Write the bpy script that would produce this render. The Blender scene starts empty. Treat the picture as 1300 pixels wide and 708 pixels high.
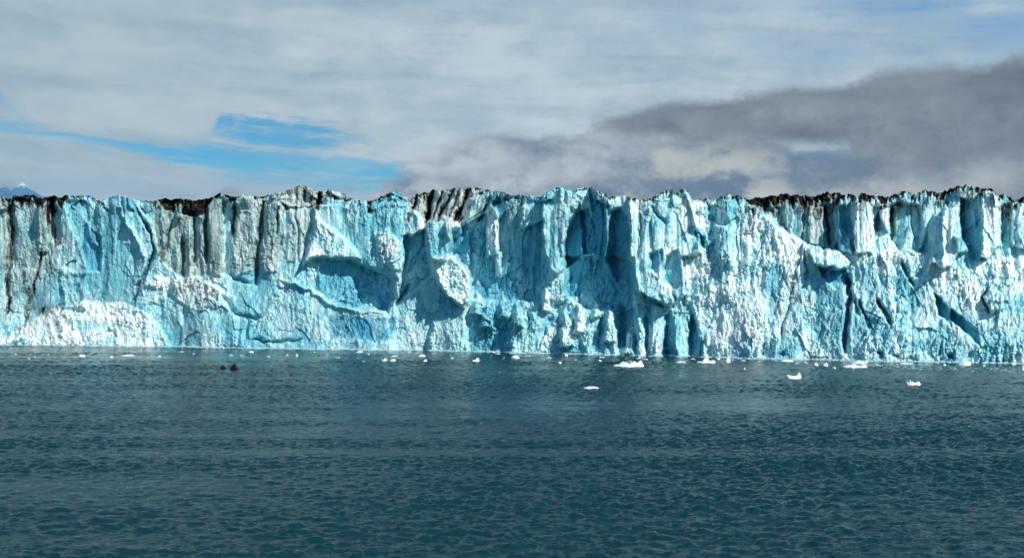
import bpy, math, random
import numpy as np

random.seed(7)
R = math.radians
FPX = 1500.0          # focal length in photo pixels (1300 wide)
HOR = 375.0           # photo row of the horizon
CAMH = 26.0           # camera height above the water (ship deck)
CX = 650.0

scene = bpy.context.scene
COL = scene.collection

# ------------------------------------------------------------------ numpy helpers
def _hash(i, j, seed):
    n = (i.astype(np.int64) * 374761393 + j.astype(np.int64) * 668265263 + seed * 974634777) & 0xFFFFFFFF
    n = ((n ^ (n >> 13)) * 1274126177) & 0xFFFFFFFF
    n = ((n ^ (n >> 16)) * 2246822519) & 0xFFFFFFFF
    n = n ^ (n >> 15)
    return (n & 0xFFFFFF).astype(np.float64) / float(0xFFFFFF) * 2 - 1

def vnoise(x, y, seed=0):
    i = np.floor(x); j = np.floor(y)
    fx = x - i; fy = y - j
    fx = fx * fx * fx * (fx * (fx * 6 - 15) + 10); fy = fy * fy * fy * (fy * (fy * 6 - 15) + 10)
    a = _hash(i, j, seed); b = _hash(i + 1, j, seed); c = _hash(i, j + 1, seed); d = _hash(i + 1, j + 1, seed)
    return (a + (b - a) * fx) * (1 - fy) + (c + (d - c) * fx) * fy

def fbm(x, y, seed=0, o=4, g=0.5):
    t = 0; a = 1; n = 0
    for k in range(o):
        t = t + a * vnoise(x * 2 ** k + 17.3 * k, y * 2 ** k - 9.1 * k, seed + k); n += a; a *= g
    return t / n

def facet(x, y, seed=0):
    """random heights joined by flat triangles: broken ice faces"""
    s = (x + y) * 0.36602540378
    X = x + s; Y = y + s
    i = np.floor(X); j = np.floor(Y); fx = X - i; fy = Y - j
    a = _hash(i, j, seed); c = _hash(i + 1, j + 1, seed)
    b1 = _hash(i + 1, j, seed); b2 = _hash(i, j + 1, seed)
    return np.where(fx > fy, a + (b1 - a) * fx + (c - b1) * fy, a + (b2 - a) * fy + (c - b2) * fx)

def worley(x, y, seed=0):
    i0 = np.floor(x); j0 = np.floor(y)
    f1 = np.full(x.shape, 9.0); f2 = np.full(x.shape, 9.0)
    ci = np.zeros(x.shape); cj = np.zeros(x.shape)
    dx0 = np.zeros(x.shape); dy0 = np.zeros(x.shape)
    for di in (-1, 0, 1):
        for dj in (-1, 0, 1):
            i = i0 + di; j = j0 + dj
            px = i + 0.5 + 0.45 * _hash(i, j, seed); py = j + 0.5 + 0.45 * _hash(i, j, seed + 1)
            dx = x - px; dy = y - py
            d = np.sqrt(dx * dx + dy * dy)
            m = d < f1
            f2 = np.where(m, f1, np.minimum(f2, d))
            ci = np.where(m, i, ci); cj = np.where(m, j, cj)
            dx0 = np.where(m, dx, dx0); dy0 = np.where(m, dy, dy0)
            f1 = np.where(m, d, f1)
    return f1, f2, ci, cj, dx0, dy0

def blocks(x, y, seed=0, tilt=1.0):
    f1, f2, ci, cj, dx, dy = worley(x, y, seed)
    return (_hash(ci, cj, seed + 5) + tilt * (_hash(ci, cj, seed + 6) * dx + _hash(ci, cj, seed + 7) * dy)), f2 - f1

def sstep(a, b, t):
    t = np.clip((t - a) / (b - a), 0, 1)
    return t * t * (3 - 2 * t)

def sdpoly(px, py, pts):
    d = np.full(px.shape, 1e18); s = np.ones(px.shape)
    n = len(pts)
    for k in range(n):
        ax, ay = pts[k]; bx, by = pts[k - 1]
        ex, ey = bx - ax, by - ay
        wx, wy = px - ax, py - ay
        t = np.clip((wx * ex + wy * ey) / (ex * ex + ey * ey + 1e-9), 0, 1)
        qx, qy = wx - ex * t, wy - ey * t
        d = np.minimum(d, qx * qx + qy * qy)
        c1 = py >= ay; c2 = py < by; c3 = ex * wy > ey * wx
        flip = (c1 & c2 & c3) | (~c1 & ~c2 & ~c3)
        s = np.where(flip, -s, s)
    return -s * np.sqrt(d)      # positive inside

def sdline(px, py, pts):
    d = np.full(px.shape, 1e18); tt = np.zeros(px.shape); side = np.zeros(px.shape)
    n = len(pts) - 1
    for k in range(n):
        ax, ay = pts[k]; bx, by = pts[k + 1]
        ex, ey = bx - ax, by - ay
        wx, wy = px - ax, py - ay
        t = np.clip((wx * ex + wy * ey) / (ex * ex + ey * ey + 1e-9), 0, 1)
        q = (wx - ex * t) ** 2 + (wy - ey * t) ** 2
        m = q < d
        d = np.where(m, q, d); tt = np.where(m, (k + t) / n, tt)
        side = np.where(m, np.sign(ex * wy - ey * wx), side)
    return np.sqrt(d), tt, side

# ------------------------------------------------------------------ object helpers
def mesh_np(name, verts, quads, mat=None, parent=None, smooth=False, attrs=None):
    me = bpy.data.meshes.new(name)
    verts = np.asarray(verts, dtype=np.float32); quads = np.asarray(quads, dtype=np.int32)
    k = quads.shape[1]
    me.vertices.add(len(verts)); me.vertices.foreach_set('co', verts.ravel())
    me.loops.add(quads.size); me.loops.foreach_set('vertex_index', quads.ravel())
    me.polygons.add(len(quads))
    me.polygons.foreach_set('loop_start', np.arange(0, quads.size, k, dtype=np.int32))
    me.polygons.foreach_set('use_smooth', np.full(len(quads), smooth, dtype=bool))
    me.update(calc_edges=True)
    for an, av in (attrs or {}).items():
        a = me.attributes.new(an, 'FLOAT', 'POINT'); a.data.foreach_set('value', np.asarray(av, dtype=np.float32).ravel())
    if mat: me.materials.append(mat)
    o = bpy.data.objects.new(name, me); COL.objects.link(o)
    if parent: o.parent = parent
    return o

def tag(o, label=None, cat=None, group=None, kind=None):
    if label: o['label'] = label
    if cat: o['category'] = cat
    if group: o['group'] = group
    if kind: o['kind'] = kind
    return o

def grid_quads(nr, nc):
    a = np.arange(nr * nc).reshape(nr, nc)
    return np.stack([a[:-1, :-1], a[1:, :-1], a[1:, 1:], a[:-1, 1:]], -1).reshape(-1, 4)

# ------------------------------------------------------------------ node helpers
class NT:
    def __init__(self, tree):
        self.t = tree; self.n = tree.nodes; self.l = tree.links
    def new(self, ty, **kw):
        n = self.n.new(ty)
        for k, v in kw.items(): setattr(n, k, v)
        return n
    def put(self, sock, v):
        if isinstance(v, bpy.types.NodeSocket): self.l.new(v, sock)
        elif isinstance(v, (tuple, list)):
            sock.default_value = (*v, 1.0) if (len(v) == 3 and sock.type == 'RGBA') else v
        else: sock.default_value = v
    def math(self, op, a, b=0.0, c=None, clamp=False):
        n = self.new('ShaderNodeMath', operation=op, use_clamp=clamp)
        self.put(n.inputs[0], a); self.put(n.inputs[1], b)
        if c is not None: self.put(n.inputs[2], c)
        return n.outputs[0]
    def mix(self, f, a, b, mode='MIX'):
        n = self.new('ShaderNodeMix', data_type='RGBA', blend_type=mode)
        self.put(n.inputs[0], f); self.put(n.inputs[6], a); self.put(n.inputs[7], b)
        return n.outputs[2]
    def ramp(self, v, a, b, lo=0.0, hi=1.0, kind='SMOOTHSTEP'):
        n = self.new('ShaderNodeMapRange', interpolation_type=kind)
        self.put(n.inputs[0], v); n.inputs[1].default_value = a; n.inputs[2].default_value = b
        n.inputs[3].default_value = lo; n.inputs[4].default_value = hi
        return n.outputs[0]
    def vec(self, x, y, z=0.0):
        n = self.new('ShaderNodeCombineXYZ')
        for s, v in zip(n.inputs, (x, y, z)): self.put(s, v)
        return n.outputs[0]
    def noise(self, vec, scale, detail=4, rough=0.5, dist=0.0, out=0, lac=2.0):
        n = self.new('ShaderNodeTexNoise'); self.put(n.inputs['Vector'], vec)
        n.inputs['Scale'].default_value = scale; n.inputs['Detail'].default_value = detail
        n.inputs['Roughness'].default_value = rough; n.inputs['Distortion'].default_value = dist
        return n.outputs[out]
    def curve(self, v, pts):
        n = self.new('ShaderNodeFloatCurve'); self.put(n.inputs[1], v)
        c = n.mapping.curves[0]
        n.mapping.use_clip = False
        while len(c.points) > 2: c.points.remove(c.points[1])
        c.points[0].location = pts[0]; c.points[1].location = pts[-1]
        for p in pts[1:-1]: c.points.new(*p)
        n.mapping.update()
        return n.outputs[0]

def material(name):
    m = bpy.data.materials.new(name); m.use_nodes = True
    nt = NT(m.node_tree); b = m.node_tree.nodes['Principled BSDF']
    return m, nt, b

# ------------------------------------------------------------------ materials
def make_ice():
    m, nt, b = material('glacier_ice')
    def at(n):
        a = nt.new('ShaderNodeAttribute', attribute_name=n); return a.outputs['Fac']
    geo = nt.new('ShaderNodeNewGeometry'); P = geo.outputs['Position']
    mp = nt.new('ShaderNodeMapping'); nt.put(mp.inputs[0], P); mp.inputs['Scale'].default_value = (1, 1, 0.3)
    nz = nt.noise(P, 0.09, 8, 0.65)
    nst = nt.noise(mp.outputs[0], 0.5, 6, 0.62)       # vertical streaks
    nf = nt.noise(P, 1.3, 5, 0.65)
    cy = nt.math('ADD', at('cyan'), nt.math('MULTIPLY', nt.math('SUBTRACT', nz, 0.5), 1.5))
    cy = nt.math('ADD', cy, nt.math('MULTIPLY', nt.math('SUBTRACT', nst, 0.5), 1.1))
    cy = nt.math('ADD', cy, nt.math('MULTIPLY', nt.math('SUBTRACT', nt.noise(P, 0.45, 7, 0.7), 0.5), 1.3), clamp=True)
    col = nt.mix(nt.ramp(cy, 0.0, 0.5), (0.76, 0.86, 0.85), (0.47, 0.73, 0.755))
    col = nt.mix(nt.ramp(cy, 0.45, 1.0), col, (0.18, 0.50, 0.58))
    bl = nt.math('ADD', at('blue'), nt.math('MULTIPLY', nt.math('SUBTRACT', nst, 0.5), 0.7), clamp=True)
    col = nt.mix(nt.ramp(bl, 0.2, 1.0, 0, 0.95), col, (0.010, 0.23, 0.41))  # fresh-ice blue, also puts the shade of hollows and cracks into the colour
    gr = nt.math('ADD', at('grey'), nt.math('MULTIPLY', nt.math('SUBTRACT', nst, 0.5), 1.2), clamp=True)
    col = nt.mix(nt.ramp(gr, 0.2, 1.0, 0, 0.85), col, (0.31, 0.36, 0.32))
    # dirt bands and moraine
    dn = nt.math('ADD', nt.math('MULTIPLY', nt.math('SUBTRACT', nf, 0.5), 1.1), nt.math('MULTIPLY', nt.math('SUBTRACT', nst, 0.5), 1.3))
    dt = nt.math('ADD', at('dirt'), dn)
    col = nt.mix(nt.ramp(dt, 0.28, 0.62, 0, 0.8), col, (0.175, 0.155, 0.14))
    st = nt.noise(P, 0.9, 4, 0.7)
    col = nt.mix(nt.ramp(dt, 0.5, 0.85), col, nt.mix(nt.ramp(st, 0.48, 0.68), (0.011, 0.010, 0.010), (0.070, 0.064, 0.059)))
    nt.put(b.inputs['Base Color'], col)
    nt.put(b.inputs['Roughness'], nt.ramp(dt, 0.4, 0.8, 0.42, 0.9))
    b.inputs['IOR'].default_value = 1.31
    nt.put(b.inputs['Specular IOR Level'], nt.ramp(dt, 0.4, 0.8, 0.35, 0.08))
    bp = nt.new('ShaderNodeBump'); bp.inputs['Strength'].default_value = 0.45; bp.inputs['Distance'].default_value = 0.4
    hh = nt.math('ADD', nt.noise(P, 2.2, 4, 0.6), nt.math('MULTIPLY', nt.noise(P, 0.8, 4, 0.6), 1.8))
    nt.put(bp.inputs['Height'], hh); nt.put(b.inputs['Normal'], bp.outputs[0])
    return m

def make_water():
    m, nt, b = material('sea_water')
    geo = nt.new('ShaderNodeNewGeometry'); P = geo.outputs['Position']
    n1 = nt.noise(P, 0.012, 3, 0.5)
    col = nt.mix(n1, (0.003, 0.027, 0.034), (0.005, 0.038, 0.044))
    nt.put(b.inputs['Base Color'], col)
    b.inputs['Roughness'].default_value = 0.12
    b.inputs['IOR'].default_value = 1.33; b.inputs['Specular IOR Level'].default_value = 0.37
    mp = nt.new('ShaderNodeMapping'); nt.put(mp.inputs[0], P); mp.inputs['Scale'].default_value = (0.75, 1.2, 1)
    bp = nt.new('ShaderNodeBump'); bp.inputs['Strength'].default_value = 0.9; bp.inputs['Distance'].default_value = 0.12
    h = nt.math('ADD', nt.noise(mp.outputs[0], 2.6, 5, 0.65), nt.math('MULTIPLY', nt.noise(mp.outputs[0], 0.55, 3, 0.5), 1.6))
    nt.put(bp.inputs['Height'], h); nt.put(b.inputs['Normal'], bp.outputs[0])
    return m

def simple_mat(name, c1, c2, rough, scale, spec=0.3, bump=0.0, lo=0.35, hi=0.65):
    m, nt, b = material(name)
    tc = nt.new('ShaderNodeNewGeometry'); P = tc.outputs['Position']
    n = nt.noise(P, scale, 5, 0.6)
    nt.put(b.inputs['Base Color'], nt.mix(nt.ramp(n, lo, hi), c1, c2))
    b.inputs['Roughness'].default_value = rough; b.inputs['Specular IOR Level'].default_value = spec
    if bump:
        bp = nt.new('ShaderNodeBump'); bp.inputs['Strength'].default_value = 0.7; bp.inputs['Distance'].default_value = bump
        nt.put(bp.inputs['Height'], n); nt.put(b.inputs['Normal'], bp.outputs[0])
    return m

M_ICE = make_ice()
M_WATER = make_water()
M_BERG = simple_mat('floating_ice', (0.86, 0.90, 0.91), (0.45, 0.70, 0.76), 0.45, 1.2, 0.35, 0.1, 0.5, 0.75)
M_BERGG = simple_mat('translucent_floating_ice', (0.42, 0.55, 0.58), (0.22, 0.40, 0.44), 0.35, 1.2, 0.4, 0.1)
M_DARK = simple_mat('dirty_black_ice', (0.004, 0.004, 0.005), (0.009, 0.009, 0.010), 0.6, 2.0, 0.15, 0.1)

# ------------------------------------------------------------------ glacier front
WL = [(-900, 430), (-200, 434), (0, 437), (200, 440), (400, 443), (640, 446.5), (800, 450), (950, 455), (1130, 458.5), (1300, 461), (1500, 464), (2200, 472)]
WLX = [p[0] for p in WL]; WLY = [p[1] for p in WL]
RIM = [(-220, 246), (-120, 250), (-40, 246), (0, 250), (10, 252), (18, 249), (30, 248), (42, 247), (54, 252), (60, 250), (68, 248), (76, 251), (84, 248), (96, 249),
       (106, 247), (114, 249), (128, 255), (136, 252), (142, 249), (150, 248), (158, 249), (166, 253), (176, 253), (190, 255), (200, 253),
       (206, 251), (216, 253), (228, 252), (240, 254), (252, 254), (260, 252), (272, 249), (279, 245), (286, 248), (298, 249), (308, 247), (320, 249), (336, 249),
       (344, 246), (360, 244), (366, 241), (374, 237), (386, 235), (394, 238), (402, 242), (410, 243), (418, 240), (426, 243), (436, 246),
       (448, 252), (460, 255), (472, 254), (482, 250), (492, 245), (504, 243), (512, 247), (519, 254), (526, 248), (534, 245), (545, 243), (552, 241), (560, 243), (570, 240),
       (584, 239), (598, 238), (612, 239), (622, 242), (632, 242), (640, 245), (650, 249), (662, 248), (674, 249), (688, 250), (692, 245), (700, 242), (706, 238), (712, 236),
       (720, 239), (726, 241), (734, 239), (744, 238), (750, 237), (756, 241), (766, 245), (774, 250), (784, 249), (796, 248), (806, 252), (820, 253), (832, 248),
       (842, 243), (850, 241), (858, 243), (867, 240), (872, 242), (876, 249), (880, 254), (888, 252), (900, 252), (912, 252), (918, 248), (924, 246), (930, 249), (936, 248), (944, 252),
       (952, 254), (958, 251), (970, 251), (982, 248), (994, 247), (1006, 247), (1020, 248), (1034, 249), (1044, 247), (1052, 244), (1062, 245), (1068, 248), (1076, 247),
       (1086, 248), (1094, 245), (1100, 245), (1106, 247), (1112, 245), (1120, 250), (1130, 249), (1140, 246), (1152, 245), (1162, 246), (1170, 244), (1176, 242), (1182, 243), (1190, 246), (1200, 244),
       (1208, 239), (1216, 238), (1224, 237), (1232, 234), (1238, 237), (1246, 240), (1256, 239), (1262, 243), (1268, 250), (1276, 247), (1282, 250), (1290, 255), (1296, 250), (1300, 248), (1320, 250), (1360, 244), (1400, 249), (1500, 246)]

def water_depth(px):
    return CAMH * FPX / (np.interp(px, WLX, WLY) - HOR)

X0, X1, DX = -60.0, 1360.0, 0.8
cols = np.arange(X0, X1, DX)
grow = 0.8 * np.cumsum(1.012 ** np.arange(1, 190))               # coarser beyond the photograph's edges
cols = np.concatenate([X0 - grow[::-1], cols, cols[-1] + grow])
NXC = len(cols)
def colidx(x): return int(np.clip(np.searchsorted(cols, x), 0, NXC))
NR = 290
rim = np.interp(cols, [p[0] for p in RIM], [p[1] for p in RIM]) + 5 * vnoise(cols / 60, cols * 0, 33) * (sstep(1320, 1420, cols) + sstep(-20, -120, cols))
jag = np.interp(cols, [0, 420, 520, 780, 880, 950, 1050, 1450], [0.8, 0.8, 1.3, 1.2, 1.5, 0.9, 1.9, 1.9])
rim = rim + jag * (1.3 * facet(cols / 5, cols * 0, 31) + 0.9 * facet(cols / 2.2, cols * 0, 32))
bot = np.interp(cols, WLX, WLY) + 16
v = np.linspace(0, 1, NR)[:, None]
GX = np.repeat(cols[None, :], NR, 0)
GY = rim[None, :] + v * (bot - rim)[None, :]
# warped coordinates so that outlines are never straight
wx = GX + 3.5 * fbm(GX / 60, GY / 45, 133, 2) * sstep(430, 380, GX) + 2.6 * fbm(GX / 22, GY / 34, 3, 3) + 1.6 * facet(GX / 7, GY / 11, 4) + 0.6 * facet(GX / 2.6, GY / 4, 14)
wy = GY + 3.0 * fbm(GX / 26, GY / 30, 5, 3) + 1.8 * facet(GX / 8, GY / 8, 6) + 0.6 * facet(GX / 3, GY / 3, 15)

WY = np.interp(cols, WLX, WLY)[None, :]
tt = np.clip((WY - GY) / (WY - rim[None, :]), -0.1, 1)      # 0 water .. 1 rim

H = np.zeros(GX.shape); cyan = np.zeros(GX.shape) + 0.42; blue = np.zeros(GX.shape)
grey = np.zeros(GX.shape); dirt = np.zeros(GX.shape) - 0.35; rough = np.ones(GX.shape) * 0.7
part = np.zeros(GX.shape, dtype=np.int8)

# leaning profile
lean = np.interp(GX, [-150, 300, 420, 640, 800, 880, 1000, 1450], [9, 9, 12, 9, 12, 22, 26, 26])
H -= lean * (0.55 * tt + 0.45 * sstep(0.0, 1.0, tt))

def P(pts, dh=0.0, soft=2.0, gx=0.0, gy=0.0, cy=None, bl=None, gr=None, di=None, ro=None, pid=None, fade=1.0):  # tints also carry shade: deeper blue in dark hollows, paler on lit lumps
    """one broken face of the ice wall: offset, tilt (metres per pixel) and surface properties"""
    xs = [p[0] for p in pts]; ys = [p[1] for p in pts]
    c0 = colidx(min(xs) - 14); c1 = colidx(max(xs) + 14)
    s = (slice(None), slice(c0, c1))
    d = sdpoly(wx[s], wy[s], pts)
    w = sstep(-soft, soft, d) * fade
    mx, my = sum(xs) / len(xs), sum(ys) / len(ys)
    H[s] += w * (dh * 0.75 - gx * (GX[s] - mx) + gy * (GY[s] - my))
    wm = sstep(-2.5, 2.5, d)
    for arr, val in ((cyan, cy), (blue, bl), (grey, gr), (dirt, di), (rough, ro)):
        if val is not None: arr[s] = arr[s] * (1 - wm) + val * wm
    if pid: part[s][d > 0] = pid

def L(pts, depth, w, di=None, bl=None, asym=0.0):
    """a crack (negative) or spur (positive) along a line"""
    xs = [p[0] for p in pts]
    c0 = colidx(min(xs) - 6 * w - 10); c1 = colidx(max(xs) + 6 * w + 10)
    s = (slice(None), slice(c0, c1))
    d, t, side = sdline(wx[s], wy[s], pts)
    e = np.clip(np.minimum(t, 1 - t) * 8, 0, 1)
    ww = w * (0.6 + 0.4 * e) * np.where(side > 0, 1 + asym, 1 - asym)
    k = np.exp(-(d / ww) ** 2)
    H[s] += depth * k * (0.4 + 0.6 * e)
    if di is not None: dirt[s] = np.maximum(dirt[s], -0.35 + (di + 0.35) * np.exp(-(d / (w * 1.2)) ** 2))
    if bl is not None: blue[s] = np.maximum(blue[s], bl * np.exp(-(d / (w * 1.6)) ** 2))  # deep blue tint paints the shade inside cracks

# ---- far left wall: grey-green, dirt gullies under black moraine
P([(-150, 235), (75, 235), (72, 330), (60, 400), (-150, 440)], 0, 6, gr=0.30, cy=0.5)
P([(14, 235), (44, 235), (44, 300), (40, 340), (16, 345)], -3, 3, gx=-0.06, cy=0.6, gr=0.35)
L([(14, 262), (15, 300), (12, 340)], -7, 4.5, di=0.45)
L([(11, 335), (9, 370), (12, 395)], -2, 4, di=0.55)
L([(65, 250), (66, 280), (70, 308)], -6, 7, di=0.45)
L([(48, 262), (44, 290)], 3, 4)
L([(50, 315), (46, 350), (42, 372)], -2, 1.6, di=0.42)
L([(38, 368), (39, 390), (33, 412), (22, 425)], -1.5, 7, di=0.33)
P([(-10, 243), (12, 246), (10, 268), (-20, 275)], 4, 3, gr=0.5, cy=0.1)
P([(44, 262), (56, 262), (57, 320), (46, 320)], 4, 2, gr=0.5, gx=-0.1)
# buttress and blue panel
P([(74, 262), (82, 262), (96, 295), (108, 335), (110, 390), (80, 392)], 4, 3, gx=-0.12, gy=0.0, cy=0.32, gr=0.05)
P([(84, 256), (112, 254), (110, 300), (104, 322), (92, 290)], -3, 2.5, cy=0.62, gr=0.15)
P([(106, 288), (112, 284), (126, 300), (126, 345), (112, 345), (104, 326)], -4, 2, gx=0.1, cy=0.75, bl=0.55, ro=0.4)
P([(112, 284), (120, 292), (123, 312), (114, 306)], 4, 2, cy=0.15)
# smooth cyan slab
P([(126, 246), (150, 244), (166, 246), (180, 262), (192, 280), (199, 320), (184, 354), (166, 396), (150, 402), (122, 400), (124, 330), (122, 290)], 3.5, 3, gx=-0.03, gy=-0.045, cy=0.50, gr=0.0, ro=0.4)
P([(136, 244), (142, 246), (140, 320), (132, 380), (126, 380), (128, 300)], -2, 3, bl=0.35, cy=0.7, ro=0.4)
L([(150, 250), (158, 280), (176, 310), (186, 330)], 2.2, 3)
L([(172, 256), (184, 276), (192, 300), (196, 320), (185, 354), (166, 388)], -6, 2.0, bl=0.6, di=0.35)
L([(70, 340), (90, 347), (110, 346)], 1.2, 3)
# white rubble apron
P([(-150, 437), (0, 430), (40, 408), (66, 392), (90, 386), (112, 381), (150, 383), (176, 394), (196, 410), (212, 430), (214, 470), (-150, 470)], 4, 3, gy=0.10, cy=-0.15, gr=0.0, ro=1.5, pid=3)
P([(96, 408), (150, 410), (160, 416), (96, 418)], -1, 3, cy=0.3)
L([(52, 394), (82, 384)], 0.5, 6, di=0.30)
P([(50, 396), (96, 388), (90, 412), (52, 420)], 0, 3, di=0.12)
# ---- tan columns and dark gullies 195-330
P([(192, 245), (402, 245), (398, 285), (380, 320), (330, 345), (280, 350), (225, 350), (198, 320)], -1, 3, gr=0.55, cy=0.35, fade=1)
P([(193, 276), (206, 270), (214, 285), (210, 310), (198, 328)], 4, 2, gr=0.6, gx=-0.1)
L([(204, 330), (212, 306), (218, 280)], -3, 2, di=0.6)
P([(205, 250), (262, 250), (262, 268), (250, 276), (225, 272), (208, 268)], -2, 2, di=0.85)
P([(221, 259), (230, 258), (231, 278), (223, 278)], 4, 1.5, di=-0.3, gr=0.5)
L([(232, 300), (233, 330), (236, 358)], -9, 4.5, di=0.25, bl=0.45)
L([(246, 270), (246, 300), (248, 340)], -6, 3, di=0.25, bl=0.4)
L([(261, 268), (260, 300), (262, 335)], -8, 3.4, di=0.3, bl=0.4)
P([(263, 262), (282, 256), (284, 300), (280, 350), (265, 350)], 3, 2.5, gx=-0.08, gr=0.7, cy=0.2)
P([(282, 256), (296, 252), (298, 300), (290, 345), (282, 345)], -5, 2.5, gx=-0.25, gr=0.3, bl=0.15)
L([(300, 250), (299, 275), (296, 295)], -5, 2.2, di=0.6)
P([(300, 250), (332, 252), (330, 310), (322, 345), (298, 350)], 3, 2.5, gx=-0.05, gr=0.6, cy=0.15)
L([(283, 345), (300, 355), (318, 362)], -3, 3, bl=0.35)
P([(220, 354), (250, 350), (280, 366), (276, 388), (240, 394), (224, 376)], 2, 3, di=0.34, cy=-0.1, ro=1.6, gr=0.3)
P([(196, 350), (224, 358), (222, 372), (186, 362)], 3, 3, cy=-0.1, ro=1.2)
L([(281, 376), (290, 388), (298, 398), (330, 405)], -4, 3, bl=0.4)
L([(312, 402), (312, 436)], -3, 3, bl=0.4)
P([(240, 396), (280, 372), (296, 398), (306, 440), (240, 460)], 3, 6, cy=0.35)
L([(205, 380), (200, 410)], -2, 3, bl=0.4); L([(232, 392), (230, 415)], -2, 3, bl=0.4)
L([(334, 258), (331, 300), (325, 330), (324, 362)], -10, 3.4, di=0.35, bl=0.4)
P([(336, 262), (356, 258), (360, 300), (352, 345), (334, 345)], 2.5, 2, gx=-0.06, gr=0.65, cy=0.2)
L([(352, 262), (350, 300)], -2.5, 1.5, di=0.3)
L([(376, 258), (377, 290), (375, 330)], -2.5, 1.5, di=0.35)
P([(358, 258), (400, 258), (396, 290), (384, 330), (360, 330)], 1, 2, gx=0.04, gr=0.55, cy=0.25)
# dome of dirty ice on the rim
P([(356, 225), (430, 225), (450, 250), (436, 262), (404, 258), (376, 262), (354, 255)], -5, 2, gr=0.75, di=0.12, cy=0.1, ro=0.8)
L([(388, 240), (386, 256)], -3, 3, di=0.4)
L([(406, 244), (402, 262)], -4, 4, di=0.8); L([(330, 252), (365, 247)], 0, 3, di=0.5)
L([(352, 256), (368, 266), (392, 262), (408, 254)], -2, 2, di=0.6)
L([(416, 246), (440, 256), (448, 252)], -1, 2, di=0.7)
L([(450, 256), (444, 275)], -1.5, 1.5, di=0.5); L([(468, 254), (467, 268)], -1.5, 1.5, di=0.45)
L([(466, 256), (484, 252), (500, 248), (520, 258)], -1, 2, di=0.65)
# pyramid buttress at 402
P([(402, 275), (412, 284), (440, 306), (458, 330), (440, 330), (402, 326), (384, 336), (392, 300)], 9, 3, gx=0.05, gy=0.10, cy=0.2, gr=0, ro=1.0)
L([(400, 282), (392, 306), (385, 330)], -4, 4, bl=0.5)
P([(410, 250), (448, 256), (468, 256), (536, 262), (540, 300), (520, 345), (470, 340), (440, 306), (412, 284)], 2, 3, gx=-0.02, cy=0.42, gr=0.08, ro=0.55)
P([(476, 296), (492, 290), (506, 310), (500, 340), (484, 335)], 3, 3, cy=-0.1, di=0.22, ro=1.5)
# big shaded pocket above a lit ledge
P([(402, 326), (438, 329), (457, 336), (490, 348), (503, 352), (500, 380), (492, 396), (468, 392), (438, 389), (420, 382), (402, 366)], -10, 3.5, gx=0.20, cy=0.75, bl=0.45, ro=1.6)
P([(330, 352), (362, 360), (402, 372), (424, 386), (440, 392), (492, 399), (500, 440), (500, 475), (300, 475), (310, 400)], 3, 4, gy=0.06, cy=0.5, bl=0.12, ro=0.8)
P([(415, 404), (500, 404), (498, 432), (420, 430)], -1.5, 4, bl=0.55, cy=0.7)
L([(358, 356), (400, 372), (424, 386), (442, 393), (494, 398)], 2.5, 3)
L([(318, 431), (345, 434), (384, 431)], -3, 1.6, bl=0.4)
L([(368, 322), (378, 350), (400, 372)], 0, 6, di=0.0)
# ---- set back dirty slabs 517-640
P([(518, 225), (640, 225), (636, 256), (622, 262), (600, 276), (584, 286), (556, 280), (539, 280), (517, 263)], -16, 2, gr=0.75, di=0.15, cy=0.1, ro=0.7, pid=4)
for xx, y0_, dx_s, w_s, dp_s, ds in ((531, 246, -14, 2.6, -6, 0.6), (549, 240, -10, 3.6, -8, 0.9), (563, 243, -16, 1.6, -4, 0.6), (576, 240, -22, 2.2, -6, 0.7), (583, 241, -16, 1.4, -3, 0.4), (597, 240, -22, 3.2, -7, 0.8), (612, 244, -30, 1.6, -3, 0.6), (627, 243, -20, 2.6, -6, 0.8)):
    L([(xx, y0_), (xx + dx_s * 0.4, 258), (xx + dx_s, 281)], dp_s, w_s, di=ds)
P([(588, 256), (618, 246), (630, 246), (622, 268), (596, 280), (586, 284)], 7, 2, gx=-0.05, di=-0.1, gr=0.45)
P([(514, 268), (530, 270), (540, 292), (534, 304), (510, 300)], 2, 2, cy=0.1, gr=0.2)
# shade beside the pillar
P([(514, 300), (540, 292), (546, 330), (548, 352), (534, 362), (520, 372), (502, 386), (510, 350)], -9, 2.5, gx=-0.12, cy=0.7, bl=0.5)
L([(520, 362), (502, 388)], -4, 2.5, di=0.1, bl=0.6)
# standing pillar
P([(539, 284), (548, 276), (560, 276), (572, 282), (574, 310), (568, 330), (548, 330), (540, 312)], 9, 2, gx=0.08, cy=0.65, bl=0.25, pid=5, ro=1.1)
P([(562, 276), (584, 282), (586, 296), (572, 306), (566, 296)], 6, 2, gr=0.5, cy=0.1)
P([(548, 326), (570, 324), (584, 334), (593, 346), (598, 375), (590, 392), (568, 378), (552, 350)], 11, 2.5, gx=0.12, gy=0.05, cy=0.05, ro=1.5, pid=5)
P([(552, 386), (590, 392), (600, 475), (540, 475)], 5, 5, cy=0.25, ro=1.2)
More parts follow.
